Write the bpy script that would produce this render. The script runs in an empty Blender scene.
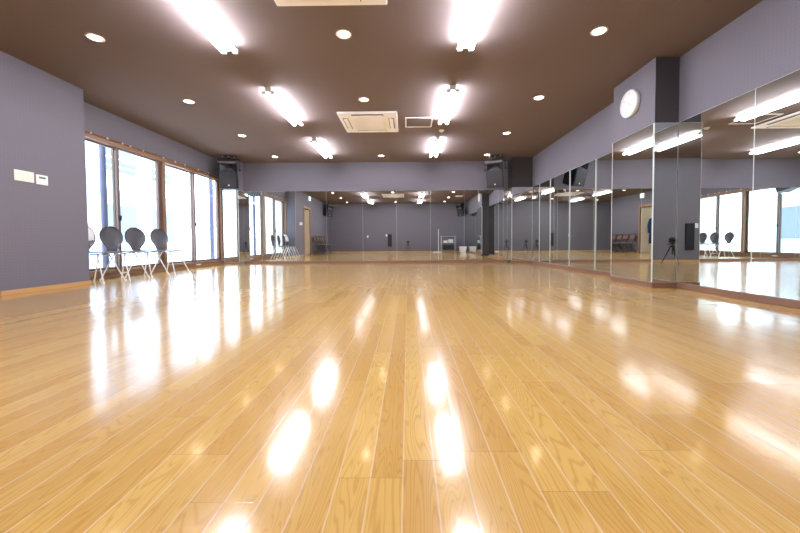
import bpy, bmesh, math, random
from mathutils import Vector, Matrix, Euler
random.seed(7)
PI = math.pi
COL = bpy.context.scene.collection
SC = bpy.context.scene

# ------------------------------------------------------------------ room metrics (metres)
CAM_Z = 0.55
H = 2.63                 # ceiling
FAR, BACK = 8.90, -0.85  # far / back wall planes (Y)
XL, XW, XR = -4.36, -4.72, 3.10   # near left wall, window wall, right wall (X)
YC = 4.60                # end of the near left wall
PX, PY0, PY1 = 2.83, 3.96, 4.75   # right pillar: face X, near/far Y
BLX, BLY = -4.30, 8.60   # far-left corner block
BRX, BRY = 2.60, 8.52    # far-right corner block
MB_, MT = 0.066, 1.89    # mirror bottom / top
DY0, DY1, DZ = 2.62, 3.47, 2.0    # doorway

# ------------------------------------------------------------------ materials
def new_mat(name):
    m = bpy.data.materials.new(name); m.use_nodes = True
    nt = m.node_tree
    return m, nt, nt.nodes['Principled BSDF']

def simple(name, col, rough=0.5, metal=0.0, emit=None, estr=0.0, bump=0.0, bscale=200.0, var=0.0, spec=0.5):
    m, nt, p = new_mat(name)
    p.inputs['Base Color'].default_value = (*col, 1)
    p.inputs['Roughness'].default_value = rough
    p.inputs['Metallic'].default_value = metal
    p.inputs['Specular IOR Level'].default_value = spec
    if emit:
        p.inputs['Emission Color'].default_value = (*emit, 1)
        p.inputs['Emission Strength'].default_value = estr
    if bump or var:
        tc = nt.nodes.new('ShaderNodeTexCoord')
        n = nt.nodes.new('ShaderNodeTexNoise'); n.inputs['Scale'].default_value = bscale; n.inputs['Detail'].default_value = 3
        nt.links.new(tc.outputs['Object'], n.inputs['Vector'])
        if bump:
            b = nt.nodes.new('ShaderNodeBump'); b.inputs['Strength'].default_value = bump; b.inputs['Distance'].default_value = 0.002
            nt.links.new(n.outputs['Fac'], b.inputs['Height']); nt.links.new(b.outputs['Normal'], p.inputs['Normal'])
        if var:
            mx = nt.nodes.new('ShaderNodeMix'); mx.data_type = 'RGBA'
            mx.inputs['A'].default_value = (*[c*(1-var) for c in col], 1)
            mx.inputs['B'].default_value = (*[min(1, c*(1+var)) for c in col], 1)
            nt.links.new(n.outputs['Fac'], mx.inputs['Factor']); nt.links.new(mx.outputs['Result'], p.inputs['Base Color'])
    return m

def M(nt, op, a, b=None, c=None):
    n = nt.nodes.new('ShaderNodeMath'); n.operation = op
    for i, v in enumerate((a, b, c)):
        if v is None: continue
        if isinstance(v, (int, float)): n.inputs[i].default_value = v
        else: nt.links.new(v, n.inputs[i])
    return n.outputs[0]

def wallpaper(name, col, pitch=0.034):
    """woven vinyl wall covering: faint square grid plus fine fibre noise"""
    m, nt, p = new_mat(name)
    tc = nt.nodes.new('ShaderNodeTexCoord'); s = nt.nodes.new('ShaderNodeSeparateXYZ')
    nt.links.new(tc.outputs['Object'], s.inputs[0])
    xy = M(nt, 'ADD', s.outputs['X'], s.outputs['Y'])
    def line(v, pt):
        f = M(nt, 'FRACT', M(nt, 'DIVIDE', v, pt))
        return M(nt, 'POWER', M(nt, 'ABSOLUTE', M(nt, 'MULTIPLY_ADD', f, 2.0, -1.0)), 3.0)
    g = M(nt, 'ADD', M(nt, 'MULTIPLY', line(s.outputs['Z'], pitch), 0.5), M(nt, 'MULTIPLY', line(xy, pitch), 0.42))
    no = nt.nodes.new('ShaderNodeTexNoise'); no.inputs['Scale'].default_value = 60; no.inputs['Detail'].default_value = 4
    nt.links.new(tc.outputs['Object'], no.inputs['Vector'])
    fac = M(nt, 'ADD', M(nt, 'MULTIPLY', g, 0.6), M(nt, 'MULTIPLY', no.outputs['Fac'], 0.5))
    mx = nt.nodes.new('ShaderNodeMix'); mx.data_type = 'RGBA'
    mx.inputs['A'].default_value = (*[c*0.90 for c in col], 1); mx.inputs['B'].default_value = (*[c*1.10 for c in col], 1)
    nt.links.new(fac, mx.inputs['Factor']); nt.links.new(mx.outputs['Result'], p.inputs['Base Color'])
    b = nt.nodes.new('ShaderNodeBump'); b.inputs['Strength'].default_value = 0.15; b.inputs['Distance'].default_value = 0.001
    nt.links.new(fac, b.inputs['Height']); nt.links.new(b.outputs['Normal'], p.inputs['Normal'])
    p.inputs['Roughness'].default_value = 0.75
    p.inputs['Specular IOR Level'].default_value = 0.3
    return m

def wood(name, c1, c2, rough=0.4, axis='Y', fine=40.0):
    m, nt, p = new_mat(name)
    tc = nt.nodes.new('ShaderNodeTexCoord'); mp = nt.nodes.new('ShaderNodeMapping')
    sc = {'X': (2, fine, fine), 'Y': (fine, 2, fine), 'Z': (fine, fine, 2)}[axis]
    mp.inputs['Scale'].default_value = sc
    nt.links.new(tc.outputs['Object'], mp.inputs['Vector'])
    n = nt.nodes.new('ShaderNodeTexNoise'); n.inputs['Scale'].default_value = 1; n.inputs['Detail'].default_value = 4; n.inputs['Distortion'].default_value = 0.6
    nt.links.new(mp.outputs['Vector'], n.inputs['Vector'])
    mx = nt.nodes.new('ShaderNodeMix'); mx.data_type = 'RGBA'
    mx.inputs['A'].default_value = (*c1, 1); mx.inputs['B'].default_value = (*c2, 1)
    nt.links.new(n.outputs['Fac'], mx.inputs['Factor']); nt.links.new(mx.outputs['Result'], p.inputs['Base Color'])
    p.inputs['Roughness'].default_value = rough
    return m

def floor_mat():
    m, nt, p = new_mat('oak strip floor')
    L = nt.links
    tc = nt.nodes.new('ShaderNodeTexCoord'); s = nt.nodes.new('ShaderNodeSeparateXYZ')
    L.new(tc.outputs['Object'], s.inputs[0])
    X, Y = s.outputs['X'], s.outputs['Y']
    W, LEN = 0.0757, 0.91
    xs = M(nt, 'DIVIDE', M(nt, 'ADD', X, 0.0149), W)
    strip = M(nt, 'FLOOR', xs); fx = M(nt, 'FRACT', xs)
    pair = M(nt, 'FLOOR', M(nt, 'DIVIDE', M(nt, 'ADD', strip, 0.5), 2.0))
    wn = nt.nodes.new('ShaderNodeTexWhiteNoise'); wn.noise_dimensions = '1D'; L.new(pair, wn.inputs['W'])
    ys = M(nt, 'ADD', M(nt, 'DIVIDE', Y, LEN), M(nt, 'MULTIPLY', wn.outputs['Value'], 7.0))
    board = M(nt, 'FLOOR', ys); fy = M(nt, 'FRACT', ys)
    cb = nt.nodes.new('ShaderNodeCombineXYZ'); L.new(strip, cb.inputs[0]); L.new(board, cb.inputs[1])
    w2 = nt.nodes.new('ShaderNodeTexWhiteNoise'); w2.noise_dimensions = '2D'; L.new(cb.outputs[0], w2.inputs['Vector'])
    r = w2.outputs['Value']
    # grain: growth rings sliced along the strip
    gv = nt.nodes.new('ShaderNodeCombineXYZ')
    L.new(M(nt, 'ADD', M(nt, 'MULTIPLY', X, 11.0), M(nt, 'MULTIPLY', r, 91.0)), gv.inputs[0])
    L.new(M(nt, 'ADD', M(nt, 'MULTIPLY', Y, 0.95), M(nt, 'MULTIPLY', r, 37.0)), gv.inputs[1])
    n1 = nt.nodes.new('ShaderNodeTexNoise'); n1.inputs['Scale'].default_value = 1.0; n1.inputs['Detail'].default_value = 2.5; n1.inputs['Distortion'].default_value = 0.5
    L.new(gv.outputs[0], n1.inputs['Vector'])
    ring = M(nt, 'MULTIPLY_ADD', M(nt, 'SINE', M(nt, 'MULTIPLY', n1.outputs['Fac'], 190.0)), 0.5, 0.5)
    ring = M(nt, 'POWER', ring, 5.0)
    gf = nt.nodes.new('ShaderNodeCombineXYZ')
    L.new(M(nt, 'MULTIPLY', X, 420.0), gf.inputs[0]); L.new(M(nt, 'MULTIPLY', Y, 14.0), gf.inputs[1])
    n2 = nt.nodes.new('ShaderNodeTexNoise'); n2.inputs['Scale'].default_value = 1.0; n2.inputs['Detail'].default_value = 2
    L.new(gf.outputs[0], n2.inputs['Vector'])
    base = nt.nodes.new('ShaderNodeMix'); base.data_type = 'RGBA'
    base.inputs['A'].default_value = (*FLOOR_A, 1); base.inputs['B'].default_value = (*FLOOR_B, 1)
    L.new(r, base.inputs['Factor'])
    g = nt.nodes.new('ShaderNodeMix'); g.data_type = 'RGBA'; g.blend_type = 'MULTIPLY'
    L.new(base.outputs['Result'], g.inputs['A']); g.inputs['B'].default_value = (0.74, 0.62, 0.46, 1)
    L.new(M(nt, 'ADD', M(nt, 'MULTIPLY', ring, 0.55), M(nt, 'MULTIPLY', n2.outputs['Fac'], 0.35)), g.inputs['Factor'])
    # V-grooves between strips and at board ends
    ex = M(nt, 'MULTIPLY', M(nt, 'MINIMUM', fx, M(nt, 'SUBTRACT', 1.0, fx)), W)
    ey = M(nt, 'MULTIPLY', M(nt, 'MINIMUM', fy, M(nt, 'SUBTRACT', 1.0, fy)), LEN)
    gx = M(nt, 'MINIMUM', M(nt, 'DIVIDE', ex, 0.0026), 1.0)
    gy = M(nt, 'MINIMUM', M(nt, 'DIVIDE', ey, 0.0014), 1.0)
    seam = M(nt, 'SUBTRACT', 1.0, gx)
    sm = nt.nodes.new('ShaderNodeMix'); sm.data_type = 'RGBA'
    L.new(g.outputs['Result'], sm.inputs['A']); sm.inputs['B'].default_value = (0.92, 0.76, 0.60, 1)  # pale seam colour paints in the light caught by the groove bevels
    L.new(M(nt, 'MULTIPLY', seam, 0.55), sm.inputs['Factor'])
    se = nt.nodes.new('ShaderNodeMix'); se.data_type = 'RGBA'
    L.new(sm.outputs['Result'], se.inputs['A']); se.inputs['B'].default_value = (0.25, 0.12, 0.05, 1)
    L.new(M(nt, 'MULTIPLY', M(nt, 'SUBTRACT', 1.0, gy), 0.6), se.inputs['Factor'])
    L.new(se.outputs['Result'], p.inputs['Base Color'])
    w3 = nt.nodes.new('ShaderNodeTexWhiteNoise'); w3.noise_dimensions = '3D'
    cv = nt.nodes.new('ShaderNodeCombineXYZ'); L.new(strip, cv.inputs[0]); L.new(board, cv.inputs[1]); cv.inputs[2].default_value = 5.3
    L.new(cv.outputs[0], w3.inputs['Vector'])
    # heights in millimetres: groove depth, pore relief, slight cupping and tilt of each board
    tilt = M(nt, 'MULTIPLY', M(nt, 'MULTIPLY', M(nt, 'SUBTRACT', r, .5), fx), W*1000*.006)
    tily = M(nt, 'MULTIPLY', M(nt, 'MULTIPLY', M(nt, 'SUBTRACT', w3.outputs['Value'], .5), fy), LEN*1000*.0045)
    nw = nt.nodes.new('ShaderNodeTexNoise'); nw.inputs['Scale'].default_value = 7; nw.inputs['Detail'].default_value = 1
    L.new(tc.outputs['Object'], nw.inputs['Vector'])
    hgt = M(nt, 'ADD', M(nt, 'MULTIPLY', M(nt, 'MINIMUM', gx, gy), 0.05), M(nt, 'MULTIPLY', n2.outputs['Fac'], 0.012))
    hgt = M(nt, 'ADD', M(nt, 'ADD', hgt, M(nt, 'MULTIPLY', nw.outputs['Fac'], 0.20)), M(nt, 'ADD', tilt, tily))
    b = nt.nodes.new('ShaderNodeBump'); b.inputs['Strength'].default_value = 1.0; b.inputs['Distance'].default_value = 0.001
    L.new(hgt, b.inputs['Height']); L.new(b.outputs['Normal'], p.inputs['Normal'])
    rg = M(nt, 'MULTIPLY_ADD', n2.outputs['Fac'], 0.06, M(nt, 'MULTIPLY_ADD', r, 0.05, FLOOR_R))
    L.new(rg, p.inputs['Roughness'])
    p.inputs['Specular IOR Level'].default_value = 0.7
    p.inputs['Coat Weight'].default_value = 0.35; p.inputs['Coat Roughness'].default_value = 0.24; p.inputs['Coat IOR'].default_value = 1.5
    return m

def mirror_mat():
    m = bpy.data.materials.new('silvered mirror'); m.use_nodes = True
    nt = m.node_tree; nt.nodes.clear()
    g = nt.nodes.new('ShaderNodeBsdfGlossy'); g.inputs['Color'].default_value = (0.84, 0.875, 0.855, 1); g.inputs['Roughness'].default_value = 0.0
    o = nt.nodes.new('ShaderNodeOutputMaterial'); nt.links.new(g.outputs[0], o.inputs[0])
    return m

def glass_mat():
    m = bpy.data.materials.new('window glass'); m.use_nodes = True
    nt = m.node_tree; nt.nodes.clear()
    t = nt.nodes.new('ShaderNodeBsdfTransparent'); t.inputs['Color'].default_value = (0.95, 0.975, 0.98, 1)
    g = nt.nodes.new('ShaderNodeBsdfGlossy'); g.inputs['Roughness'].default_value = 0.0
    f = nt.nodes.new('ShaderNodeFresnel'); 
    ge = nt.nodes.new('ShaderNodeNewGeometry')
    nt.links.new(M(nt, 'MULTIPLY_ADD', ge.outputs['Backfacing'], 1/1.45-1.45, 1.45), f.inputs['IOR'])
    x = nt.nodes.new('ShaderNodeMixShader'); o = nt.nodes.new('ShaderNodeOutputMaterial')
    nt.links.new(f.outputs[0], x.inputs[0]); nt.links.new(t.outputs[0], x.inputs[1]); nt.links.new(g.outputs[0], x.inputs[2])
    nt.links.new(x.outputs[0], o.inputs[0])
    return m

FLOOR_A, FLOOR_B, FLOOR_R = (0.79, 0.505, 0.150), (0.655, 0.375, 0.095), 0.07
TUBE, DOWN, SKY = 100.0, 24.0, 8.5
m_floor = floor_mat()
m_wall = wallpaper('grey woven wallpaper', (0.172, 0.160, 0.186))
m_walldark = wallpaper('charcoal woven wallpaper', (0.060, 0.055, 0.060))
m_ceil = simple('brown ceiling paper', (0.170, 0.131, 0.121), 0.85, bump=0.25, bscale=160, var=0.06, spec=0.2)
m_mirror = mirror_mat()
m_medge = simple('ground glass edge', (0.72, 0.80, 0.78), 0.25)
m_skirt = wood('brown skirting wood', (0.20, 0.105, 0.065), (0.28, 0.15, 0.095), 0.45)
m_case = wood('window casing wood', (0.20, 0.105, 0.055), (0.28, 0.155, 0.08), 0.4)
m_casex = wood('door casing wood', (0.30, 0.14, 0.06), (0.42, 0.21, 0.10), 0.4, axis='Z')
m_sash = simple('bronze sash aluminium', (0.17, 0.12, 0.10), 0.4, metal=0.3)
m_glass = glass_mat()
m_white = simple('white enamel', (0.82, 0.82, 0.80), 0.4)
m_cream = simple('cream plastic', (0.93, 0.93, 0.95), 0.45)
m_plate = simple('ivory switch plastic', (0.86, 0.78, 0.66), 0.4)
m_lcd = simple('grey display', (0.18, 0.21, 0.20), 0.2)
m_dark = simple('black plastic', (0.011, 0.011, 0.013), 0.45, bump=0.2, bscale=300)
m_grille = simple('speaker grille', (0.022, 0.021, 0.024), 0.55, bump=0.6, bscale=400)
m_greyplastic = simple('grey plastic', (0.13, 0.125, 0.135), 0.4)
m_chair = simple('charcoal plywood', (0.060, 0.056, 0.064), 0.30, bump=0.1, bscale=80, var=0.15)
m_chrome = simple('chrome tube', (0.85, 0.85, 0.87), 0.18, metal=1.0)
m_wleg = simple('white chair tube', (0.86, 0.86, 0.88), 0.3)
m_tube = simple('lit fluorescent tube', (1, 1, 1), 0.5, emit=(0.96, 1.0, 1.15), estr=TUBE)
m_down = simple('lit downlight lens', (1, 1, 1), 0.5, emit=(1.0, 0.80, 0.56), estr=DOWN)
m_rim = simple('downlight rim', (0.80, 0.70, 0.60), 0.35)
m_slot = simple('dark slot', (0.09, 0.07, 0.05), 0.6)
m_steel = simple('brushed steel', (0.60, 0.60, 0.62), 0.3, metal=1.0)
m_clockface = simple('clock dial', (0.93, 0.93, 0.95), 0.35)
m_clockrim = simple('silver clock rim', (0.70, 0.70, 0.73), 0.3, metal=0.6)
m_black = simple('black paint', (0.01, 0.01, 0.012), 0.5)
m_leaf = simple('beige door laminate', (0.78, 0.68, 0.52), 0.4)
m_plaster = simple('white corridor plaster', (0.80, 0.78, 0.74), 0.8, var=0.04, bscale=6)
m_facade = simple('pale concrete facade', (0.52, 0.60, 0.68), 0.8, var=0.05, bscale=2)
m_fwin = simple('facade window glass', (0.10, 0.13, 0.16), 0.15)
m_post = simple('blue grey post paint', (0.10, 0.105, 0.17), 0.6)
m_ground = simple('pale paving', (0.62, 0.62, 0.62), 0.85, var=0.1, bscale=5)
m_green = simple('exit green', (0.02, 0.45, 0.16), 0.4, emit=(0.03, 0.75, 0.28), estr=1.4)
m_exitw = simple('exit white', (0.9, 0.95, 0.9), 0.4, emit=(0.85, 1.0, 0.88), estr=2.0)
m_navy = simple('navy cloth', (0.03, 0.045, 0.16), 0.9, bump=0.4, bscale=60)
m_pink = simple('pink cloth', (0.62, 0.30, 0.34), 0.9, bump=0.4, bscale=60)
m_vinyl = simple('brown vinyl', (0.21, 0.115, 0.085), 0.45, var=0.1, bscale=20)
m_dframe = simple('dark frame paint', (0.022, 0.018, 0.018), 0.4)

# ------------------------------------------------------------------ mesh helpers
class MB:
    def __init__(s): s.bm = bmesh.new()
    def box(s, a, b, mi=0, bev=0.0, rot=None, about=None):
        x0, y0, z0 = a; x1, y1, z1 = b
        t = bmesh.new()
        bmesh.ops.create_cube(t, size=1)
        for v in t.verts:
            v.co = Vector(((v.co.x+.5)*(x1-x0)+x0, (v.co.y+.5)*(y1-y0)+y0, (v.co.z+.5)*(z1-z0)+z0))
        if bev: bmesh.ops.bevel(t, geom=t.edges[:], offset=bev, segments=2, affect='EDGES', profile=0.5)
        if rot is not None:
            c = Vector(about) if about else Vector(((x0+x1)/2, (y0+y1)/2, (z0+z1)/2))
            for v in t.verts: v.co = rot @ (v.co-c) + c
        s._merge(t, mi); return s
    def _merge(s, t, mi):
        vm = {v: s.bm.verts.new(v.co) for v in t.verts}
        for f in t.faces:
            try:
                nf = s.bm.faces.new([vm[v] for v in f.verts]); nf.material_index = mi if mi is not None else f.material_index
            except ValueError: pass
        t.free()
    def tube(s, pts, r, n=10, mi=0, cap=True):
        pts = [Vector(p) for p in pts]
        rs = r if isinstance(r, (list, tuple)) else [r]*len(pts)
        rings = []
        up = None
        for i, p in enumerate(pts):
            if i == 0: d = pts[1]-p
            elif i == len(pts)-1: d = p-pts[i-1]
            else: d = (pts[i+1]-p).normalized() + (p-pts[i-1]).normalized()
            d.normalize()
            if up is None:
                up = Vector((0, 0, 1)) if abs(d.z) < .9 else Vector((1, 0, 0))
            u = d.cross(up).normalized(); w = u.cross(d).normalized(); up = w
            rings.append([s.bm.verts.new(p + (u*math.cos(a)+w*math.sin(a))*rs[i]) for a in [2*PI*k/n for k in range(n)]])
        for a, b in zip(rings, rings[1:]):
            for k in range(n):
                f = s.bm.faces.new((a[k], a[(k+1) % n], b[(k+1) % n], b[k])); f.material_index = mi
        if cap:
            for rg in (rings[0], rings[-1]):
                f = s.bm.faces.new(rg); f.material_index = mi
        return s
    def lathe(s, prof, n=32, mi=0, mat=None, closed=False):
        """prof: (r, z) list about local Z; mat: Matrix"""
        mat = mat or Matrix()
        rings = []
        for r, z in prof:
            if r < 1e-6: rings.append([s.bm.verts.new(mat @ Vector((0, 0, z)))])
            else: rings.append([s.bm.verts.new(mat @ Vector((r*math.cos(2*PI*k/n), r*math.sin(2*PI*k/n), z))) for k in range(n)])
        pr = list(zip(rings, rings[1:]))
        if closed: pr.append((rings[-1], rings[0]))
        for a, b in pr:
            for k in range(n):
                k2 = (k+1) % n
                if len(a) == 1 and len(b) == 1: continue
                if len(a) == 1: vs = (a[0], b[k2], b[k])
                elif len(b) == 1: vs = (a[k], a[k2], b[0])
                else: vs = (a[k], a[k2], b[k2], b[k])
                f = s.bm.faces.new(vs); f.material_index = mi
        return s
    def prism(s, poly, fn, d0, d1, mi=0):
        """poly of 2D points; fn(u, v, d) -> Vector"""
        a = [s.bm.verts.new(fn(u, v, d0)) for u, v in poly]; b = [s.bm.verts.new(fn(u, v, d1)) for u, v in poly]
        n = len(poly)
        for f in (a, b):
            s.bm.faces.new(f).material_index = mi
        for k in range(n):
            s.bm.faces.new((a[k], a[(k+1) % n], b[(k+1) % n], b[k])).material_index = mi
        return s
    def quad(s, pts, mi=0):
        s.bm.faces.new([s.bm.verts.new(Vector(p)) for p in pts]).material_index = mi; return s
    def xf(s, mat):
        for v in s.bm.verts: v.co = mat @ v.co
        return s
    def build(s, name, mats, parent=None, smooth=None, loc=None):
        bmesh.ops.recalc_face_normals(s.bm, faces=s.bm.faces[:])
        me = bpy.data.meshes.new(name); s.bm.to_mesh(me); s.bm.free()
        for m in (mats if isinstance(mats, (list, tuple)) else [mats]): me.materials.append(m)
        if smooth is not None:
            for p in me.polygons: p.use_smooth = True
            me.set_sharp_from_angle(angle=math.radians(smooth))
        o = bpy.data.objects.new(name, me); COL.objects.link(o)
        if parent: o.parent = parent
        if loc: o.location = loc
        return o

def empty(name, loc=(0, 0, 0), rz=0.0):
    o = bpy.data.objects.new(name, None); COL.objects.link(o); o.empty_display_size = 0.1
    o.location = loc; o.rotation_euler = (0, 0, rz); return o

def tag(o, label, cat, group=None, kind=None):
    o['label'] = label; o['category'] = cat
    if group: o['group'] = group
    if kind: o['kind'] = kind
    return o

def struct(o, label, cat):
    return tag(o, label, cat, kind='structure')

def dup(o, parent=None):
    c = o.copy(); COL.objects.link(c)
    if parent is not None: c.parent = parent
    for ch in list(o.children): dup(ch, c)
    return c

def RX(a): return Matrix.Rotation(a, 4, 'X')
def RY(a): return Matrix.Rotation(a, 4, 'Y')
def RZ(a): return Matrix.Rotation(a, 4, 'Z')
def T(*v): return Matrix.Translation(Vector(v))

# ------------------------------------------------------------------ room shell
struct(MB().box((-4.9, BACK-.12, -.06), (XR+.12, FAR+.12, 0)).build('floor', m_floor), 'glossy golden oak strip floor of the studio', 'floor')
struct(MB().box((-4.9, BACK-.12, H), (XR+.12, FAR+.12, H+.12)).build('ceiling', m_ceil), 'dark brown papered ceiling', 'ceiling')
w = MB()
w.box((XL-.12, BACK-.12, 0), (XL, DY0, H)); w.box((XL-.12, DY0, DZ), (XL, DY1, H)); w.box((XL-.12, DY1, 0), (XL, YC, H))
w.box((-4.9, YC-.12, 0), (XL-.12, YC, H))
struct(w.build('wall_left', m_wall), 'grey wallpapered wall with the switches, nearest on the left', 'wall')
w = MB(); w.box((XW-.14, YC, 2.19), (XW, FAR, H)); w.box((XW-.14, 8.60, 0), (XW, FAR, 2.19))
struct(w.build('wall_window', m_wall), 'grey wall band above the row of tall windows', 'wall')
struct(MB().box((XW-.14, FAR, 0), (XR+.12, FAR+.12, H)).build('wall_far', m_wall), 'grey far wall carrying the long mirror', 'wall')
struct(MB().box((XR, BACK-.12, 0), (XR+.12, FAR, H)).build('wall_right', m_wall), 'grey right wall above the mirrors', 'wall')
struct(MB().box((XL-.12, BACK-.12, 0), (XR, BACK, H)).build('wall_back', m_wall), 'grey back wall seen in the mirrors', 'wall')
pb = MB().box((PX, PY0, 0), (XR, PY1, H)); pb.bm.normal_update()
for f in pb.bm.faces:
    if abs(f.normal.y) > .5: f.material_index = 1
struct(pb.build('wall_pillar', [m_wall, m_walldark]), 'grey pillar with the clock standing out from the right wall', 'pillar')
struct(MB().box((XW, BLY, 0), (BLX, FAR, H)).build('wall_corner_left', m_wall), 'grey block filling the far left corner behind the speaker', 'pillar')
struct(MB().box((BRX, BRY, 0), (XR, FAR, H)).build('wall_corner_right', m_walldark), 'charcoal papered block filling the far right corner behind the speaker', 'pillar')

# skirting under the mirrors and along the left wall
def skirt(name, boxes, label, mat=m_skirt):
    b = MB()
    for a, c in boxes: b.box(a, c, bev=.004)
    struct(b.build(name, mat), label, 'skirting')
SD = .016
skirt('baseboard_far', [((BLX, FAR-SD, 0), (BRX, FAR, MB_-.004))], 'brown wooden strip under the far mirror')
skirt('baseboard_right', [((XR-SD, BACK, 0), (XR, PY0, MB_-.004)), ((XR-SD, PY1, 0), (XR, BRY, MB_-.004))], 'brown wooden strip under the right wall mirrors')
skirt('baseboard_pillar', [((PX-SD, PY0-SD, 0), (PX, PY1, MB_-.004)), ((PX, PY0-SD, 0), (XR-SD, PY0, MB_-.004))], 'brown wooden strip round the foot of the pillar')
skirt('baseboard_corner', [((BRX-SD, BRY-SD, 0), (XR-SD, BRY, MB_-.004)), ((XW, BLY-SD, 0), (BLX+SD, BLY, MB_-.004))], 'brown wooden strip round the far corner blocks')
m_lskirt = wood('light skirting wood', (0.52, 0.28, 0.10), (0.62, 0.36, 0.14), 0.4)
skirt('baseboard_left', [((XL, DY1+.10, 0), (XL+.012, YC+.012, .05)), ((XW, YC, 0), (XL+.012, YC+.012, .05)), ((XL, BACK, 0), (XL+.012, DY0-.10, .05))], 'thin light wood skirting of the left wall', m_lskirt)
skirt('baseboard_back', [((XL, BACK, 0), (XR, BACK+.012, .05))], 'thin light wood skirting of the back wall', m_lskirt)

# ------------------------------------------------------------------ mirrors
def mirror(axis, plane, u0, u1, label, side, bv=.003, turn=0.0):
    """axis 'X': panel faces +-X at X=plane, spans Y; axis 'Y': faces -Y, spans X. side = direction of the reflecting face"""
    b = MB(); g = bv*.35; t = .010
    a0, a1, z0, z1 = u0+g, u1-g, MB_, MT
    def P(u, d, z):
        return (plane+side*d, u, z) if axis == 'X' else (u, plane+side*d, z)
    i = [(a0+bv, z0+bv), (a1-bv, z0+bv), (a1-bv, z1-bv), (a0+bv, z1-bv)]
    o = [(a0, z0), (a1, z0), (a1, z1), (a0, z1)]
    bm = b.bm
    vi = [bm.verts.new(P(u, t, z)) for u, z in i]; vo = [bm.verts.new(P(u, t-bv*.3, z)) for u, z in o]; vb = [bm.verts.new(P(u, .001, z)) for u, z in o]
    bm.faces.new(vi).material_index = 0
    for k in range(4):
        k2 = (k+1) % 4
        bm.faces.new((vo[k], vo[k2], vi[k2], vi[k])).material_index = 1
        bm.faces.new((vb[k], vb[k2], vo[k2], vo[k])).material_index = 1
    bm.faces.new(vb).material_index = 1
    if turn:
        c = Vector(P((u0+u1)/2, 0, 0)); b.xf(T(*c) @ RZ(turn) @ T(*(-c)))
    ob = b.build('mirror_panel', [m_mirror, m_medge])
    tag(ob, label, 'mirror', 'wall mirror panels')
    return ob
TURN = math.radians(.8)
ordn = ['first', 'second', 'third', 'fourth', 'fifth', 'sixth', 'seventh', 'eighth', 'ninth', 'tenth']
xs = [BLX+.011, -3.825, -2.94, -2.125, -1.175, -.29, .59, 1.47, 2.36, BRX-.011]
for k in range(9):
    extra = {0: 'narrow mirror panel at the left end of the far wall, beside the corner block', 8: 'narrow sliver of mirror at the right end of the far wall, beside the corner block'}.get(k, 'tall frameless mirror panel on the far wall, %s counting from the left' % ordn[k])
    mirror('Y', FAR, xs[k], xs[k+1], extra, -1, bv=.0012)
ys = [PY1, 5.65, 6.55, 7.44, 8.04, BRY-.011]
for k in range(5):
    mirror('X', XR, ys[k], ys[k+1], 'mirror panel on the right wall beyond the pillar, %s counting away from the pillar' % ordn[k], -1, turn=-TURN)
mirror('X', PX, PY0+.002, PY1, 'mirror panel on the pillar face under the round clock', -1, turn=-TURN*.6)
mirror('Y', PY0, PX-.010, XR-.011, 'narrow mirror panel on the pillar side facing the camera', -1)
ys = [PY0-.011, 3.09, 2.21, 1.33, .45, BACK]
near = ['mirror panel on the right wall touching the near side of the pillar', 'mirror panel at the right edge of the photo, nearest full one']
for k in range(5):
    lab = near[k] if k < 2 else 'mirror panel on the right wall behind the camera, %s from the pillar' % ordn[k]
    mirror('X', XR, ys[k+1], ys[k], lab, -1)
mirror('Y', BLY, XW+.05, BLX+.010, 'mirror panel on the front of the far left corner block', -1)
mirror('X', BLX, BLY, FAR-.011, 'narrow mirror panel on the side of the far left corner block', 1)
mirror('Y', BRY, BRX-.010, XR-.011, 'mirror panel on the front of the far right corner block', -1)
mirror('X', BRX, BRY, FAR-.011, 'narrow mirror panel on the side of the far right corner block', -1)

struct(MB().box((PX-.008, PY1, MB_), (PX+.004, PY1+.006, MT), bev=.0015).build('trim_1', m_white), 'thin bright strip along the far edge of the pillar mirror', 'trim')

# ------------------------------------------------------------------ windows
def window(n, y0, y1, label):
    r = empty('window_%d' % n, (XW, y0, 0)); struct(r, label, 'window')
    L = y1-y0
    f = MB()
    f.box((-.14, 0, 0), (.012, L, .060), bev=.004)                   # lower sill, step at the floor
    f.box((-.14, 0, .060), (-.015, L, .085)); f.box((-.14, 0, .085), (.004, L, .135), bev=.004)
    f.box((-.14, 0, 2.125), (.012, L, 2.19), bev=.004)
    f.box((-.14, -.001, .135), (.012, .032, 2.125), bev=.004); f.box((-.14, L-.032, .135), (.012, L, 2.125), bev=.004)
    f.build('window_frame', m_case, r)
    mid = L/2
    for (a, b, x) in ((.032, mid+.030, -.105), (mid-.030, L-.032, -.060)):
        s = MB(); t = .038; st = .065
        s.box((x-.018, a, .135), (x+.018, b, .135+t)); s.box((x-.018, a, 2.125-.022), (x+.018, b, 2.125))
        s.box((x-.018, a, .135+t), (x+.018, a+st*.75, 2.125-.022)); s.box((x-.018, b-st, .135+t), (x+.018, b, 2.125-.022))
        so = s.build('sash', m_sash, r)
        MB().box((x-.003, a+st*.75, .135+t), (x+.003, b-st, 2.125-.022)).build('glass_pane', m_glass, so)
    MB().box((-.042, mid-.02, .93), (-.020, mid+.02, 1.02), bev=.004).build('sash_lock', m_dark, r)
    MB().box((-.012, L*.5-.07, .060), (.030, L*.5+.06, .085), bev=.005).build('window_stop', m_white, r)
    return r
window(1, YC+.005, 6.575, 'tall two-sash sliding window behind the two nearest visible chairs')
window(2, 6.575, 8.598, 'tall two-sash sliding window nearest the far wall')
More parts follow.
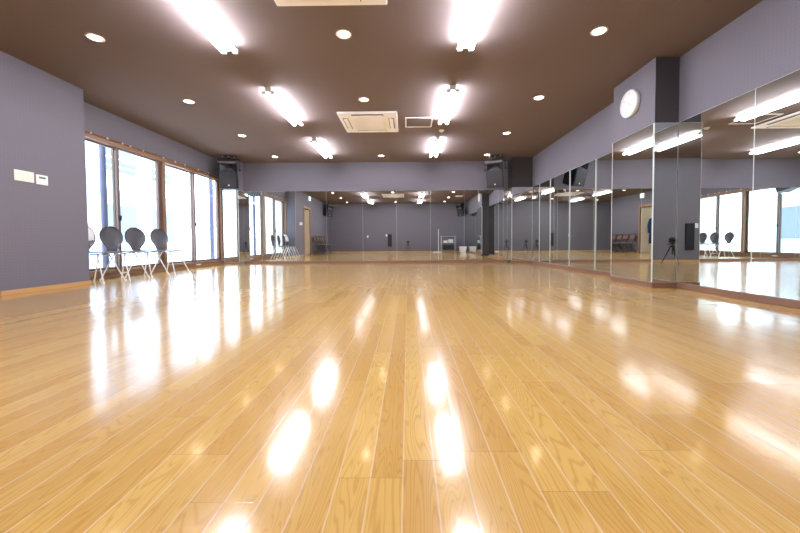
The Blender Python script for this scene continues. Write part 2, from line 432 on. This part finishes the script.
# curtain rail along the head of the windows
rail = empty('curtain_rail', (XW+.012, YC+.015, 2.195))
MB().box((0, 0, 0), (.022, 3.95, .020), bev=.003).build('rail', m_case, rail)
rn = MB().box((.016, -.012, -.012), (.034, .012, .014), bev=.004).build('runner', m_white, rail)
for k, y in enumerate((.42, .70, .98, 1.14, 1.42, 1.92, 2.25, 2.55, 3.0, 3.4)):
    c = rn if k == 0 else dup(rn, rail)
    c.location = (0, y, 0)
tag(rail, 'brown curtain rail with small white runners along the window heads', 'curtain rail')

# ------------------------------------------------------------------ outside the windows
struct(MB().box((-22, -8, -.30), (-4.9, 24, -.12)).build('ground_outside', m_ground), 'pale paving outside the windows', 'ground')
bd = empty('building', (-11.5, 7, -.12))
w = MB(); w.box((-1, -6.5, 0), (0, 10.5, 9)); w.box((0, -6.5, 2.7), (.5, 10.5, 2.95)); w.box((0, -6.5, 5.6), (.5, 10.5, 5.85))
w.build('facade', m_facade, bd)
for zz in (.7, 3.5):
    for k in range(7):
        y = -5.6+k*2.3
        fr = MB().box((-.02, y-.06, zz-.06), (.04, y+1.46, zz+1.56)).build('window_surround', m_white, bd)
        MB().box((.02, y, zz), (.06, y+1.4, zz+1.5)).build('pane', m_fwin, fr)
w = MB()
for zz in (3.3, 3.6, 3.9): w.tube([(.46, -6.5, zz), (.46, 10.5, zz)], .03, 8)
for k in range(12): w.tube([(.46, -6.4+k*1.53, 2.95), (.46, -6.4+k*1.53, 3.9)], .03, 8)
w.build('balcony_rail', m_white, bd)
tag(bd, 'pale bluish building with balconies across the yard, overexposed through the windows', 'building')
def post(x, y, r, h, label):
    o = MB().lathe([(r*1.5, 0), (r*1.5, .05), (r, .06), (r*.9, h), (0, h+.02)], 14).build('steel_post', m_post, loc=(x, y, -.12), smooth=40)
    tag(o, label, 'post', 'posts outside the windows')
post(-5.35, 5.96, .05, 3.4, 'blue grey post outside the window behind the nearest round-backed chair')
post(-5.35, 9.25, .06, 3.4, 'blue grey post outside the pane closest to the far wall')

# ------------------------------------------------------------------ doorway and corridor on the left (seen only in the mirrors)
d = empty('door_1', (XL, DY0, 0)); struct(d, 'doorway with brown casing in the left wall', 'door')
c = MB(); L = DY1-DY0
c.box((-.13, -.09, 0), (.015, 0.0, DZ+.09), bev=.004); c.box((-.13, L, 0), (.015, L+.09, DZ+.09), bev=.004); c.box((-.13, 0, DZ), (.015, L, DZ+.09), bev=.004)
c.build('door_casing', m_casex, d)
lf = MB().box((-.88, .01, .012), (-.03, .046, DZ-.01), bev=.003).build('door_leaf', m_leaf, d)
MB().tube([(-.85, .046, .98), (-.85, .085, .98), (-.74, .085, .98)], .011).build('door_handle', m_steel, lf, smooth=40)
CX = -5.75
w = MB(); w.box((CX-.1, 1.2, -.06), (CX, 4.4, 2.5)); w.box((CX, 1.1, -.06), (XL-.12, 1.2, 2.5)); w.box((CX, 4.36, -.06), (-4.9, 4.46, 2.5)); w.box((-4.9, 4.36, -.06), (XL-.121, YC-.121, 2.5))
struct(MB().box((CX, 1.2, 2.4), (XL-.121, 4.36, 2.5)).build('ceiling_corridor', m_plaster), 'white corridor ceiling beyond the doorway', 'ceiling')
struct(w.build('wall_corridor', m_plaster), 'white corridor walls beyond the doorway', 'wall')
struct(MB().box((CX, 1.2, -.06), (-4.9, 4.4, -.001)).build('floor_corridor', m_ground), 'pale corridor floor beyond the doorway', 'floor')
cl = empty('added_corridor_light', (-5.1, 3.1, 2.4))  # unseen lamp, added to light the corridor
MB().lathe([(0, 0), (.17, 0), (.17, -.03), (0, -.03)], 28).build('base', m_white, cl, smooth=40)
MB().lathe([(.16, -.03), (.15, -.07), (.09, -.095), (0, -.10)], 28).build('diffuser', simple('added corridor lamp glow', (1, 1, 1), .5, emit=(1, .92, .8), estr=9), cl, smooth=50)
tag(cl, 'added unseen round lamp lighting the corridor beyond the doorway', 'ceiling lamp')
# coat hanging on the open door leaf
ct = empty('coat', (XL-.55, DY0+.048, 0))
b = MB()
rows = [(1.56, .05, .02), (1.50, .19, .05), (1.38, .22, .075), (1.1, .20, .085), (.8, .22, .09), (.5, .24, .10), (.42, .24, .10)]
rg = []
for z, hw, dp in rows:
    rg.append([b.bm.verts.new((hw*math.cos(a)*(1+.05*math.sin(5*a)), .004+dp*(.5+.5*math.sin(a)), z)) for a in [2*PI*k/20 for k in range(20)]])
for a, c2 in zip(rg, rg[1:]):
    for k in range(20): b.bm.faces.new((a[k], a[(k+1) % 20], c2[(k+1) % 20], c2[k]))
b.bm.faces.new(rg[0]); b.bm.faces.new(rg[-1])
b.build('coat_body', m_navy, ct, smooth=60)
b = MB()
for sx in (-1, 1): b.tube([(sx*.17, .07, 1.47), (sx*.25, .08, 1.2), (sx*.255, .085, .88)], [.06, .055, .05], 12)
b.build('sleeve', m_navy, ct, smooth=60)
MB().tube([(-.08, .05, 1.2), (-.07, .09, 1.40), (-.03, .07, 1.56), (.03, .07, 1.56), (.07, .09, 1.40), (.08, .11, 1.15)], .035, 10).build('scarf', m_pink, ct, smooth=60)
MB().tube([(0, -.004, 1.60), (0, .05, 1.60), (0, .06, 1.64)], .008).build('hook', m_steel, ct, smooth=40)
tag(ct, 'navy coat with pink scarf hanging in the doorway', 'coat')

# ------------------------------------------------------------------ ceiling things
def make_tube_light():
    r = empty('fluorescent_light', (0, 0, H))
    hl = .63
    poly = [(-.042, 0), (.042, 0), (.040, -.045), (.030, -.062), (-.030, -.062), (-.040, -.045)]
    b = MB().prism(poly, lambda u, v, q: Vector((u, q, v)), -hl, hl)
    b.build('housing', m_white, r)
    for sx in (-1, 1):
        t = MB().tube([(sx*.068, -hl+.03, -.075), (sx*.068, hl-.03, -.075)], .0145, 14).build('tube', m_tube, r, smooth=40)
        for sy in (-1, 1): MB().box((sx*.060-.026, sy*(hl-.015)-.014, -.094), (sx*.060+.026, sy*(hl-.015)+.014, -.048), bev=.005).build('lamp_holder', m_white, t)
    return r
proto = make_tube_light(); first = True
rows = ((7.45, 'closest to the far wall'), (5.22, 'beside the middle air conditioner'), (3.00, 'at the top edge of the photo'), (.75, 'above the camera, seen only in the mirrors'))
for y, wh in rows:
    for x, sd in ((-1.86, 'left'), (.61, 'right')):
        o = proto if first else dup(proto); first = False
        o.location = (x, y, H)
        tag(o, 'twin-tube fluorescent light in the %s row, %s' % (sd, wh), 'fluorescent light', 'twin-tube ceiling lights')

def make_downlight():
    r = empty('downlight', (0, 0, H))
    MB().lathe([(.078, 0), (.078, -.004), (.072, -.008), (.062, -.007), (.056, -.001)], 32).build('trim_ring', m_rim, r, smooth=50)
    MB().lathe([(0, -.0035), (.05, -.003), (.058, -.001)], 28).build('lens', m_down, r, smooth=60)
    return r
proto = make_downlight(); first = True
cols = ((-3.20, 'left'), (-.63, 'middle'), (1.91, 'right'))
rws = ((8.25, 'along the far wall'), (6.62, 'just beyond the middle air conditioner'), (5.02, 'level with the second pair of tube lights'), (3.46, 'nearest of those in view'), (1.80, 'over the near floor, seen in the mirrors'), (.10, 'over the camera, seen in the mirrors'))
for y, wh in rws:
    for x, sd in cols:
        if sd == 'middle' and y in (6.62, 1.80): continue
        o = proto if first else dup(proto); first = False
        o.location = (x+(.06 if sd == 'left' and y < 4 else 0), y, H)
        tag(o, 'round recessed warm downlight in the %s line, %s' % (sd, wh), 'downlight', 'recessed ceiling downlights')

def make_ac():
    r = empty('air_conditioner', (0, 0, H))
    b = MB(); b.box((-.48, -.48, -.030), (.48, .48, 0), bev=.010)
    b.build('panel', m_cream, r)
    g = MB(); g.box((-.27, -.27, -.036), (.27, .27, -.029), bev=.004)
    for k in range(17):
        y = -.24+k*.03
        g.box((-.245, y-.004, -.040), (.245, y+.004, -.034))
    g.build('intake_grille', m_cream, r)
    for k in range(4):
        s = MB(); s.box((-.26, .335, -.0325), (.26, .425, -.028)); 
        s.xf(RZ(k*PI/2)); so = s.build('air_slot', m_slot, r)
        l = MB(); l.box((-.255, .345, -.044), (.255, .408, -.036), bev=.003, rot=Matrix.Rotation(math.radians(-12), 3, 'X'))
        l.xf(RZ(k*PI/2)); l.build('louver', m_cream, so)
    return r
a1 = make_ac(); a1.location = (-.645, 5.94, H)
tag(a1, 'cream ceiling cassette air conditioner in the middle of the ceiling', 'air conditioner', 'ceiling cassette units')
a2 = dup(a1); a2.location = (-.645, 2.53, H)
tag(a2, 'cream ceiling cassette air conditioner cut by the top edge of the photo', 'air conditioner', 'ceiling cassette units')
h = empty('ceiling_hatch', (.20, 5.98, H))
b = MB()
for s in (-1, 1):
    b.box((-.235, s*.225-.012, -.010), (.235, s*.225+.012, 0)); b.box((s*.225-.012, -.213, -.010), (s*.225+.012, .213, 0))
b.build('frame', m_white, h); MB().box((-.213, -.213, -.004), (.213, .213, 0)).build('cover', m_ceil, h)
tag(h, 'square ceiling access hatch with thin white frame beside the air conditioner', 'access hatch')
v = empty('ceiling_vent', (2.34, 2.2, H))
MB().box((-.17, -.17, -.016), (.17, .17, 0), bev=.005).build('frame', m_white, v)
b = MB()
for k in range(8): b.box((-.14, -.13+k*.036, -.022), (.14, -.115+k*.036, -.015))
b.build('slats', m_cream, v)
tag(v, 'white square ceiling vent near the right wall', 'vent')
sd = empty('smoke_detector', (.64, 6.42, H))
MB().lathe([(.050, 0), (.050, -.012), (.040, -.018), (0, -.018)], 24).build('base', m_cream, sd, smooth=40)
MB().lathe([(.030, -.018), (.026, -.032), (0, -.036)], 24).build('sensor_cap', m_white, sd, smooth=40)
tag(sd, 'small round smoke detector between two tube lights', 'smoke detector')

# exit sign above the doorway
ex = empty('exit_sign', (XL+.0005, 2.78, 2.385), PI/2)
MB().box((-.17, -.045, 0), (.17, 0, .20), bev=.004).build('sign_box', m_white, ex)
f = MB().box((-.16, -.0475, .012), (.16, -.044, .188)).build('sign_face', m_exitw, ex)
g = MB(); ya, yb = -.0495, -.047
Rm = Matrix.Rotation(.5, 3, 'Y')
g.lathe([(0, -.001), (.014, -.001), (.014, .001), (0, .001)], 14, mat=T(-.02, -.0485, .155) @ RX(PI/2))
g.box((-.040, ya, .085), (-.010, yb, .138)); g.box((-.075, ya, .105), (-.032, yb, .118), rot=Rm); g.box((-.018, ya, .10), (.03, yb, .112), rot=Rm)
g.box((-.055, ya, .03), (-.038, yb, .09), rot=Rm); g.box((-.018, ya, .03), (-.002, yb, .09), rot=Matrix.Rotation(-.5, 3, 'Y'))
g.box((.06, ya, .03), (.13, yb, .17))
g.build('pictogram', m_green, f)
ex.scale = (.72, 1, 1)
tag(ex, 'small green and white exit sign on the wall above the doorway', 'exit sign')

# ------------------------------------------------------------------ wall things
def plate(name, y0, y1, z0, z1, label, cat):
    r = empty(name, (XL-.002, (y0+y1)/2, (z0+z1)/2)); hw, hh = (y1-y0)/2, (z1-z0)/2
    MB().box((0, -hw, -hh), (.010, hw, hh), bev=.004).build('plate', m_plate if 'switch' in name else m_white, r)
    tag(r, label, cat); return r, hw, hh
r, hw, hh = plate('light_switch', 3.745, 3.945, 1.265, 1.385, 'wide ivory light switch plate on the near left wall', 'light switch')
for k in range(3):
    for q in range(2):
        y = -hw+.035+k*.048; z = -.040+q*.043
        MB().box((.009, y, z), (.014, y+.036, z+.037), bev=.002).build('rocker', m_plate, r)
r, hw, hh = plate('thermostat', 3.968, 4.098, 1.258, 1.373, 'small white thermostat with grey display on the near left wall', 'thermostat')
MB().box((.009, -.036, .012), (.0125, .036, .036), bev=.001).build('display', m_lcd, r)
b = MB()
for k in range(4): b.box((.009, -.045+k*.024, -.038), (.0125, -.028+k*.024, -.026), bev=.001)
b.build('buttons', m_plate, r)

# round wall clock on the pillar
ck = empty('wall_clock', (PX, 4.37, 2.272))
mt = RY(-PI/2)
MB().lathe([(0, 0), (.160, 0), (.166, .010), (.166, .040), (.163, .046), (.150, .046), (.148, .036)], 48, mat=mt).build('rim', m_white, ck, smooth=40)
dl = MB().lathe([(0, .034), (.149, .034)], 48, mat=mt).build('dial', m_clockface, ck)
def seg(b, y, z, dy, dz):   # lettering is built flat on the dial (viewer looks along +X; screen-right is -Y)
    b.box((-.0365, y-dy/2, z-dz/2), (-.0345, y+dy/2, z+dz/2))
SEG = {'1': 'bc', '2': 'abged', '3': 'abgcd', '4': 'fgbc', '5': 'afgcd', '6': 'afgedc', '7': 'abc', '8': 'abcdefg', '9': 'abcdfg', '0': 'abcdef'}
b = MB()
for n in range(1, 13):
    a = 2*PI*n/12; cy, cz = -math.sin(a)*.118, math.cos(a)*.118
    s = str(n)
    for i, chx in enumerate(s):
        oy = cy - (i-(len(s)-1)/2)*.024
        wd, ht, tk = .014, .028, .0035
        for q in SEG[chx]:
            if q == 'a': seg(b, oy, cz+ht/2, wd, tk)
            if q == 'g': seg(b, oy, cz, wd, tk)
            if q == 'd': seg(b, oy, cz-ht/2, wd, tk)
            if q == 'b': seg(b, oy-wd/2, cz+ht/4, tk, ht/2)
            if q == 'c': seg(b, oy-wd/2, cz-ht/4, tk, ht/2)
            if q == 'f': seg(b, oy+wd/2, cz+ht/4, tk, ht/2)
            if q == 'e': seg(b, oy+wd/2, cz-ht/4, tk, ht/2)
b.build('numerals', simple('pale grey numerals', (.66, .66, .68), .5), dl)
def hand(ang, ln, wd, x):
    b = MB().box((x-.0015, -wd/2, -.02), (x+.0015, wd/2, ln)); b.xf(RX(ang))   # clockwise as seen from -X
    b.build('hand', simple('grey hand', (.58, .58, .60), .4), ck)
hand(math.radians(125), .075, .008, -.0385); hand(math.radians(70), .110, .005, -.041)
tag(ck, 'round white wall clock high on the pillar', 'clock')

# back wall things, seen in the mirrors
o = empty('wall_panel', (-.99, BACK, .64))
MB().box((-.11, 0, -.34), (.11, .035, .34), bev=.006).build('panel', m_dark, o); MB().box((-.09, .034, -.32), (.09, .038, .32), bev=.001).build('door', m_black, o)
tag(o, 'narrow black upright panel on the back wall, reflected in the far mirror', 'panel')
for x, z, lab in ((-1.17, .92, 'small white outlet plate beside the black panel on the back wall'), (-2.20, .86, 'small white outlet plate alone on the back wall')):
    o = empty('wall_outlet', (x, BACK, z)); MB().box((-.04, 0, -.06), (.04, .010, .06), bev=.003).build('plate', m_white, o)
    b = MB()
    for s in (-1, 1): b.box((-.015, .009, s*.02-.010), (.015, .013, s*.02+.010), bev=.002)
    b.build('socket', m_plate, o); tag(o, lab, 'outlet', 'back wall outlets')

# ------------------------------------------------------------------ loudspeakers
def make_speaker(loc, yaw, tilt, label):
    """front faces local -Y; origin under the ceiling bracket"""
    r = empty('loudspeaker', loc, yaw)
    tm = T(0, 0, -.10) @ RX(tilt) @ T(0, 0, -.33)
    w2, h2, dpt, bw = .205, .32, .34, .13
    f = -.17
    c = MB(); bm = c.bm
    hz0, hz1, hx = .085, .245, .165
    def V(x, y, z): return bm.verts.new((x, y, z))
    F = [V(-w2, f, -h2), V(w2, f, -h2), V(w2, f, h2), V(-w2, f, h2)]
    B = [V(-bw, f+dpt, -h2+.03), V(bw, f+dpt, -h2+.03), V(bw, f+dpt, h2-.03), V(-bw, f+dpt, h2-.03)]
    Hh = [V(-hx, f, hz0), V(hx, f, hz0), V(hx, f, hz1), V(-hx, f, hz1)]
    for k in range(4):
        k2 = (k+1) % 4
        bm.faces.new((F[k], F[k2], B[k2], B[k])); bm.faces.new((F[k], F[k2], Hh[k2], Hh[k]))
    bm.faces.new(B)
    bmesh.ops.bevel(bm, geom=[e for e in bm.edges if (e.verts[0] in F and e.verts[1] in F)], offset=.010, segments=2, affect='EDGES')
    c.xf(tm).build('cabinet', m_dark, r)
    hn = MB(); bm = hn.bm
    O = [V2 for V2 in (bm.verts.new((-hx, f, hz0)), bm.verts.new((hx, f, hz0)), bm.verts.new((hx, f, hz1)), bm.verts.new((-hx, f, hz1)))]
    I = [bm.verts.new(p) for p in ((-.05, f+.11, .145), (.05, f+.11, .145), (.05, f+.11, .185), (-.05, f+.11, .185))]
    for k in range(4): bm.faces.new((O[k], O[(k+1) % 4], I[(k+1) % 4], I[k])).material_index = 1 if k == 0 else 0  # lower flare is grey: the ceiling light it catches is put into its colour
    bm.faces.new(I)
    hn.xf(tm).build('horn', [m_dark, m_greyplastic], r)
    lp = MB().box((-w2+.004, f-.014, h2-.055), (w2-.004, f+.004, h2-.006), bev=.005).xf(tm).build('top_trim', m_greyplastic, r)
    MB().box((-w2+.022, f-.010, -h2+.03), (w2-.022, f+.002, hz0-.012), bev=.006).xf(tm).build('grille', m_grille, r)
    MB().lathe([(0, 0), (.017, 0), (.017, .004), (0, .005)], 20, mat=T(0, f-.010, -h2+.075) @ RX(PI/2)).xf(tm).build('badge', m_white, r, smooth=40)
    y = MB()
    y.box((-.17, -.03, -.012), (.17, .05, 0), bev=.003)
    y.tube([(0, .01, 0), (0, .01, -.07)], .02, 12)
    y.box((-.235, -.025, -.085), (.235, .035, -.072))
    for s in (-1, 1): y.box((s*.235-.004, -.025, -.36), (s*.235+.004, .035, -.075))
    br = y.build('bracket', m_dark, r)
    for s in (-1, 1):
        MB().lathe([(0, 0), (.028, 0), (.028, .022), (0, .026)], 14, mat=T(s*.238, .005, -.33) @ RY(s*PI/2)).build('knob', m_dark, br, smooth=40)
    for x in (-.13, .0, .13): MB().lathe([(0, 0), (.018, 0), (.018, -.02), (0, -.03)], 12, mat=T(x, -.02, -.010)).build('bolt', m_steel, br, smooth=40)
    tag(r, label, 'loudspeaker', 'ceiling-hung loudspeakers')
    return r
make_speaker((-4.27, 8.15, H), math.radians(10), math.radians(14), 'black loudspeaker hung from the ceiling in the far left corner by the windows')
make_speaker((2.12, 8.30, H), math.radians(-28), math.radians(16), 'black loudspeaker hung from the ceiling in the far right corner above the mirrors')
make_speaker((-4.02, .30, H), math.radians(125), math.radians(16), 'black loudspeaker in the back left corner, reflected in the far mirror')
make_speaker((2.72, .10, H), math.radians(235), math.radians(16), 'black loudspeaker in the back right corner, reflected in the far mirror')

# ------------------------------------------------------------------ round-backed chairs by the window
def make_chair():
    """front faces +X, origin on the floor under the seat"""
    r = empty('dining_chair', (0, 0, 0))
    def shell(rowsl, name):
        b = MB(); bm = b.bm; N = 12
        g = []
        for (px, pz, hw, nx, nz, cup) in rowsl:
            row = []
            for k in range(N+1):
                u = -1+2*k/N
                row.append(bm.verts.new((px+nx*cup*u*u, hw*u, pz+nz*cup*u*u)))
            g.append(row)
        for a, c in zip(g, g[1:]):
            for k in range(N): bm.faces.new((a[k], a[k+1], c[k+1], c[k]))
        o = b.build(name, m_chair, r, smooth=60)
        s = o.modifiers.new('s', 'SOLIDIFY'); s.thickness = .011; s.offset = 0
        v = o.modifiers.new('v', 'SUBSURF'); v.levels = 2; v.render_levels = 2
        return o
    zs = .425
    seat = []
    for t, hw in ((.225, .05), (.222, .12), (.20, .160), (.14, .184), (.06, .190), (-.03, .182), (-.10, .155), (-.145, .115), (-.178, .085)):
        z = zs + (.0 if t > -.05 else (.05+t)**2*.5) - (max(0, t-.14)*.12)
        seat.append((t, z, hw, 0, 1, .010))
    shell(seat, 'seat')
    back = []
    for q, hw in ((0, .082), (.03, .082), (.07, .088), (.11, .116), (.155, .160), (.20, .189), (.245, .203), (.29, .202), (.335, .184), (.375, .150), (.405, .108), (.425, .055), (.428, .02)):
        if q < .07:
            a = q/.07*math.radians(72); px = -.178-.042*math.sin(a); pz = zs+.008+.05*(1-math.cos(a))
        else:
            px = -.218-(q-.07)*.13; pz = zs+.041+(q-.07)*.985
        back.append((px, pz, hw, 1, .15, .035 if q > .1 else .006))
    shell(back, 'backrest')
    for sx in (1, -1):
        for sy in (1, -1):
            ft = (.235, sy*.180, 0) if sx > 0 else (-.235, sy*.180, 0)
            tp = (.075 if sx > 0 else -.075, sy*.095, zs-.022)
            l = MB().tube([(tp[0]*.3, sy*.03, zs-.020), tp, (tp[0]+(ft[0]-tp[0])*.06, sy*.10, zs-.045), ft], .0085, 10).build('leg', m_wleg, r, smooth=50)
            MB().lathe([(.011, 0), (.012, .004), (.011, .022), (0, .024)], 12, mat=T(ft[0], ft[1], 0)).build('foot_cap', m_wleg, l, smooth=40)
    MB().lathe([(0, zs-.030), (.085, zs-.030), (.085, zs-.012), (0, zs-.012)], 24).build('mount_plate', m_chrome, r, smooth=40)
    return r
ch = make_chair()
spots = [(-4.385, 5.218, -3, 'round-backed black chair by the window, nearest of the three whole ones'),
         (-4.39, 5.68, -5, 'round-backed black chair by the window, middle of the three whole ones'),
         (-4.39, 6.23, -5, 'round-backed black chair by the window, farthest from the camera'),
         (-4.43, 4.810, 0, 'black chair mostly hidden behind the end of the near left wall')]
for k, (x, y, a, lab) in enumerate(spots):
    o = ch if k == 0 else dup(ch)
    o.location = (x, y, 0); o.rotation_euler = (0, 0, math.radians(a))
    tag(o, lab, 'chair', 'round-backed chairs along the windows')

# white cloth over the back of the half-hidden chair
b = MB(); bm = b.bm; g = []
cx, cyy = -4.43, 4.810
prof = [(-.185, .60), (-.200, .68), (-.225, .76), (-.245, .825), (-.262, .862), (-.278, .862), (-.295, .825), (-.285, .76), (-.270, .70)]
for i, (px, pz) in enumerate(prof):
    hw = .188-.03*abs(pz-.80)/.2
    g.append([bm.verts.new((cx+px+.006*math.sin(k*1.7), cyy-hw+2*hw*k/10, pz-.035*(abs(k-5)/5)**2*(pz > .78)+.006*math.sin(k*2.3+i))) for k in range(11)])
for a, c in zip(g, g[1:]):
    for k in range(10): bm.faces.new((a[k], a[k+1], c[k+1], c[k]))
tw = b.build('towel', simple('white cloth', (.85, .85, .86), .9, bump=.3, bscale=150), smooth=70)
sdm = tw.modifiers.new('s', 'SOLIDIFY'); sdm.thickness = .006; sdm.offset = 0
tag(tw, 'white towel draped over the back of the half-hidden chair', 'towel')

# ------------------------------------------------------------------ dark folding chairs behind the camera
def make_fold():
    """front faces +X"""
    r = empty('folding_chair', (0, 0, 0))
    for sy in (-1, 1):
        MB().tube([(.20, sy*.20, 0), (-.02, sy*.20, .42), (-.16, sy*.20, .80), (-.17, sy*.17, .84)], .011, 10).build('front_leg', m_dframe, r, smooth=50)
        MB().tube([(-.20, sy*.18, 0), (.05, sy*.18, .40), (.12, sy*.18, .43)], .011, 10).build('rear_leg', m_dframe, r, smooth=50)
    b = MB(); b.tube([(-.17, -.17, .84), (-.17, .17, .84)], .011, 10); b.tube([(-.17, -.18, .06), (-.17, .18, .06)], .008, 8); b.tube([(.165, -.20, .07), (.165, .20, .07)], .008, 8)
    b.build('cross_bar', m_dframe, r, smooth=50)
    MB().box((-.16, -.19, .425), (.20, .19, .46), bev=.012).build('seat', m_vinyl, r, smooth=40)
    MB().box((-.155, -.19, .60), (-.130, .19, .80), bev=.010, rot=Matrix.Rotation(math.radians(-17), 3, 'Y')).build('backrest', m_vinyl, r, smooth=40)
    return r
fc = make_fold()
fl = ['closest to the back wall', 'next to the one at the back wall', 'in the middle of the row', 'second from the doorway', 'closest to the doorway']
for k in range(5):
    o = fc if k == 0 else dup(fc)
    o.location = (XL+.26, .40+k*.47, 0); o.rotation_euler = (0, 0, math.radians((-2, 2, 0, 2, -2)[k]))
    tag(o, 'brown padded folding chair along the left wall, '+fl[k], 'folding chair', 'folding chairs reflected in the mirrors')

# ------------------------------------------------------------------ the camera on its tripod (reflected in the mirrors)
tp = empty('camera_tripod', (0.0, -.11, 0))
hub = .41
for k, a in enumerate((PI/2, PI/2+2*PI/3, PI/2-2*PI/3)):
    dx, dy = math.cos(a), math.sin(a)
    l = MB(); l.tube([(dx*.035, dy*.035, hub), (dx*.12, dy*.12, .19)], .014, 10); l.tube([(dx*.115, dy*.115, .205), (dx*.20, dy*.20, .012)], .010, 10)
    lo = l.build('leg', m_dark, tp, smooth=50)
    MB().lathe([(0, 0), (.014, .002), (.013, .022), (0, .026)], 12, mat=T(dx*.202, dy*.202, 0)).build('foot', m_dark, lo, smooth=40)
MB().tube([(0, 0, .22), (0, 0, .485)], .014, 12).build('center_column', m_dark, tp, smooth=50)
MB().lathe([(0, hub-.025), (.05, hub-.02), (.05, hub+.015), (.02, hub+.03), (0, hub+.03)], 20).build('spider', m_dark, tp, smooth=40)
hd = MB(); hd.box((-.03, -.03, .465), (.03, .03, .498), bev=.006); hd.tube([(0, -.03, .475), (.02, -.12, .45)], [.008, .011], 10); hd.build('pan_head', m_dark, tp, smooth=40)
tag(tp, 'small black tripod holding the camera, reflected in the mirrors', 'tripod')
cm = empty('camera', (0.0, -.11, .4985))
b = MB(); b.box((-.07, -.035, 0), (.07, .035, .095), bev=.010); b.box((-.035, -.03, .090), (.035, .035, .125), bev=.010); b.box((-.07, .03, .005), (-.04, .05, .09), bev=.008)
b.build('camera_body', m_dark, cm, smooth=40)
MB().lathe([(0, .03), (.036, .03), (.036, .075), (.039, .078), (.039, .095), (.034, .097), (.030, .088), (0, .084)], 28, mat=T(0, 0, .05) @ RX(-PI/2)).build('lens', m_black, cm, smooth=40)
tag(cm, 'black camera on the small tripod, reflected in the mirrors', 'camera')

# ------------------------------------------------------------------ audio corner by the back right (reflected)
rk = empty('equipment_rack', (2.10, .02, 0))
for sx in (-1, 1):
    for sy in (-1, 1):
        MB().tube([(sx*.36, sy*.22, .0), (sx*.36, sy*.22, .86)], .014, 10).build('upright', m_steel, rk, smooth=50)
for z in (.10, .48, .82): MB().box((-.37, -.23, z), (.37, .23, z+.022), bev=.004).build('shelf', m_steel, rk)
tag(rk, 'steel wire rack of audio gear behind the camera, reflected in the far mirror', 'rack')
def gear(name, x0, x1, z0, hgt, mat, label, y=.0):
    r = empty(name, ((x0+x1)/2, .02+y, z0)); hw = (x1-x0)/2
    MB().box((-hw, -.17, 0), (hw, .17, hgt), bev=.006).build('case', mat, r)
    b = MB()
    for k in range(4): b.lathe([(0, 0), (.014, 0), (.012, .014), (0, .014)], 12, mat=T(-hw*.7+k*hw*.45, .17, hgt*.5) @ RX(-PI/2))
    b.build('dials', m_greyplastic, r, smooth=40)
    tag(r, label, 'amplifier')
gear('amplifier', 1.82, 2.38, .123, .17, m_dark, 'black amplifier on the bottom shelf of the steel rack')
gear('mixer', 1.82, 2.36, .294, .10, m_dark, 'black mixer box lying on the amplifier in the steel rack')
for x, wd, hgt, n in ((1.95, .20, .10, 'left'), (2.22, .24, .16, 'right')):
    o = empty('storage_box', (x, .02, .503)); MB().box((-wd/2, -.13, 0), (wd/2, .13, hgt), bev=.008).build('box_body', m_white, o); MB().box((-wd/2-.006, -.136, hgt-.012), (wd/2+.006, .136, hgt+.012), bev=.004).build('lid', m_white, o)
    tag(o, 'white lidded %s box on the middle rack shelf' % ('low' if n == 'left' else 'taller'), 'box', 'white boxes on the rack')
pl = empty('floor_mop', (1.58, .15, 0))
MB().tube([(0, 0, .03), (0, 0, 1.20)], .017, 12).build('pole', m_white, pl, smooth=50); MB().box((-.28, -.06, 0), (.14, .06, .035), bev=.008).build('mop_head', m_white, pl)
tag(pl, 'white flat mop standing upright beside the steel rack', 'mop')
tb = empty('storage_tub', (2.84, .10, 0))
b = MB(); bm = b.bm
O = [bm.verts.new(p) for p in ((-.13, -.16, 0), (.13, -.16, 0), (.13, .16, 0), (-.13, .16, 0))]; U = [bm.verts.new(p) for p in ((-.18, -.2, .30), (.18, -.2, .30), (.18, .2, .30), (-.18, .2, .30))]
I = [bm.verts.new(p) for p in ((-.165, -.185, .30), (.165, -.185, .30), (.165, .185, .30), (-.165, .185, .30))]; J = [bm.verts.new(p) for p in ((-.12, -.15, .02), (.12, -.15, .02), (.12, .15, .02), (-.12, .15, .02))]
bm.faces.new(O); bm.faces.new(J)
for A, C in ((O, U), (U, I), (I, J)):
    for k in range(4): bm.faces.new((A[k], A[(k+1) % 4], C[(k+1) % 4], C[k]))
b.build('tub_body', m_white, tb); 
tag(tb, 'open white plastic tub on the floor against the right mirror', 'tub')

# ------------------------------------------------------------------ sky, camera, view
wd = bpy.data.worlds.new('sky'); SC.world = wd; wd.use_nodes = True
bg = wd.node_tree.nodes['Background']; bg.inputs['Color'].default_value = (0.80, 0.91, 1.08, 1); bg.inputs['Strength'].default_value = SKY

cam = bpy.data.cameras.new('photo_camera'); co = bpy.data.objects.new('photo_camera', cam); COL.objects.link(co)
F_PX, PITCH, YAW, ROLL = 340.0, math.radians(1.8), math.radians(.6), math.radians(-.36)
cam.sensor_width = 36; cam.lens = 36*F_PX/800; cam.clip_start = .005
co.location = (0, 0, CAM_Z)
co.rotation_euler = (RZ(YAW) @ RX(PI/2-PITCH) @ RZ(ROLL)).to_euler()
cam.shift_y = -(24.5-F_PX*math.tan(PITCH))/800
cam.shift_x = -(8-F_PX*math.tan(YAW))/800
SC.camera = co
vs = SC.view_settings
SC.display_settings.display_device = 'sRGB'
vs.view_transform = 'Standard'; vs.look = 'None'; vs.exposure = 0.30; vs.gamma = 1.0; vs.use_curve_mapping = False
cy = SC.cycles
cy.max_bounces = 14; cy.glossy_bounces = 9; cy.diffuse_bounces = 5; cy.transparent_max_bounces = 12
cy.sample_clamp_indirect = 8.0
cy.use_denoising = True
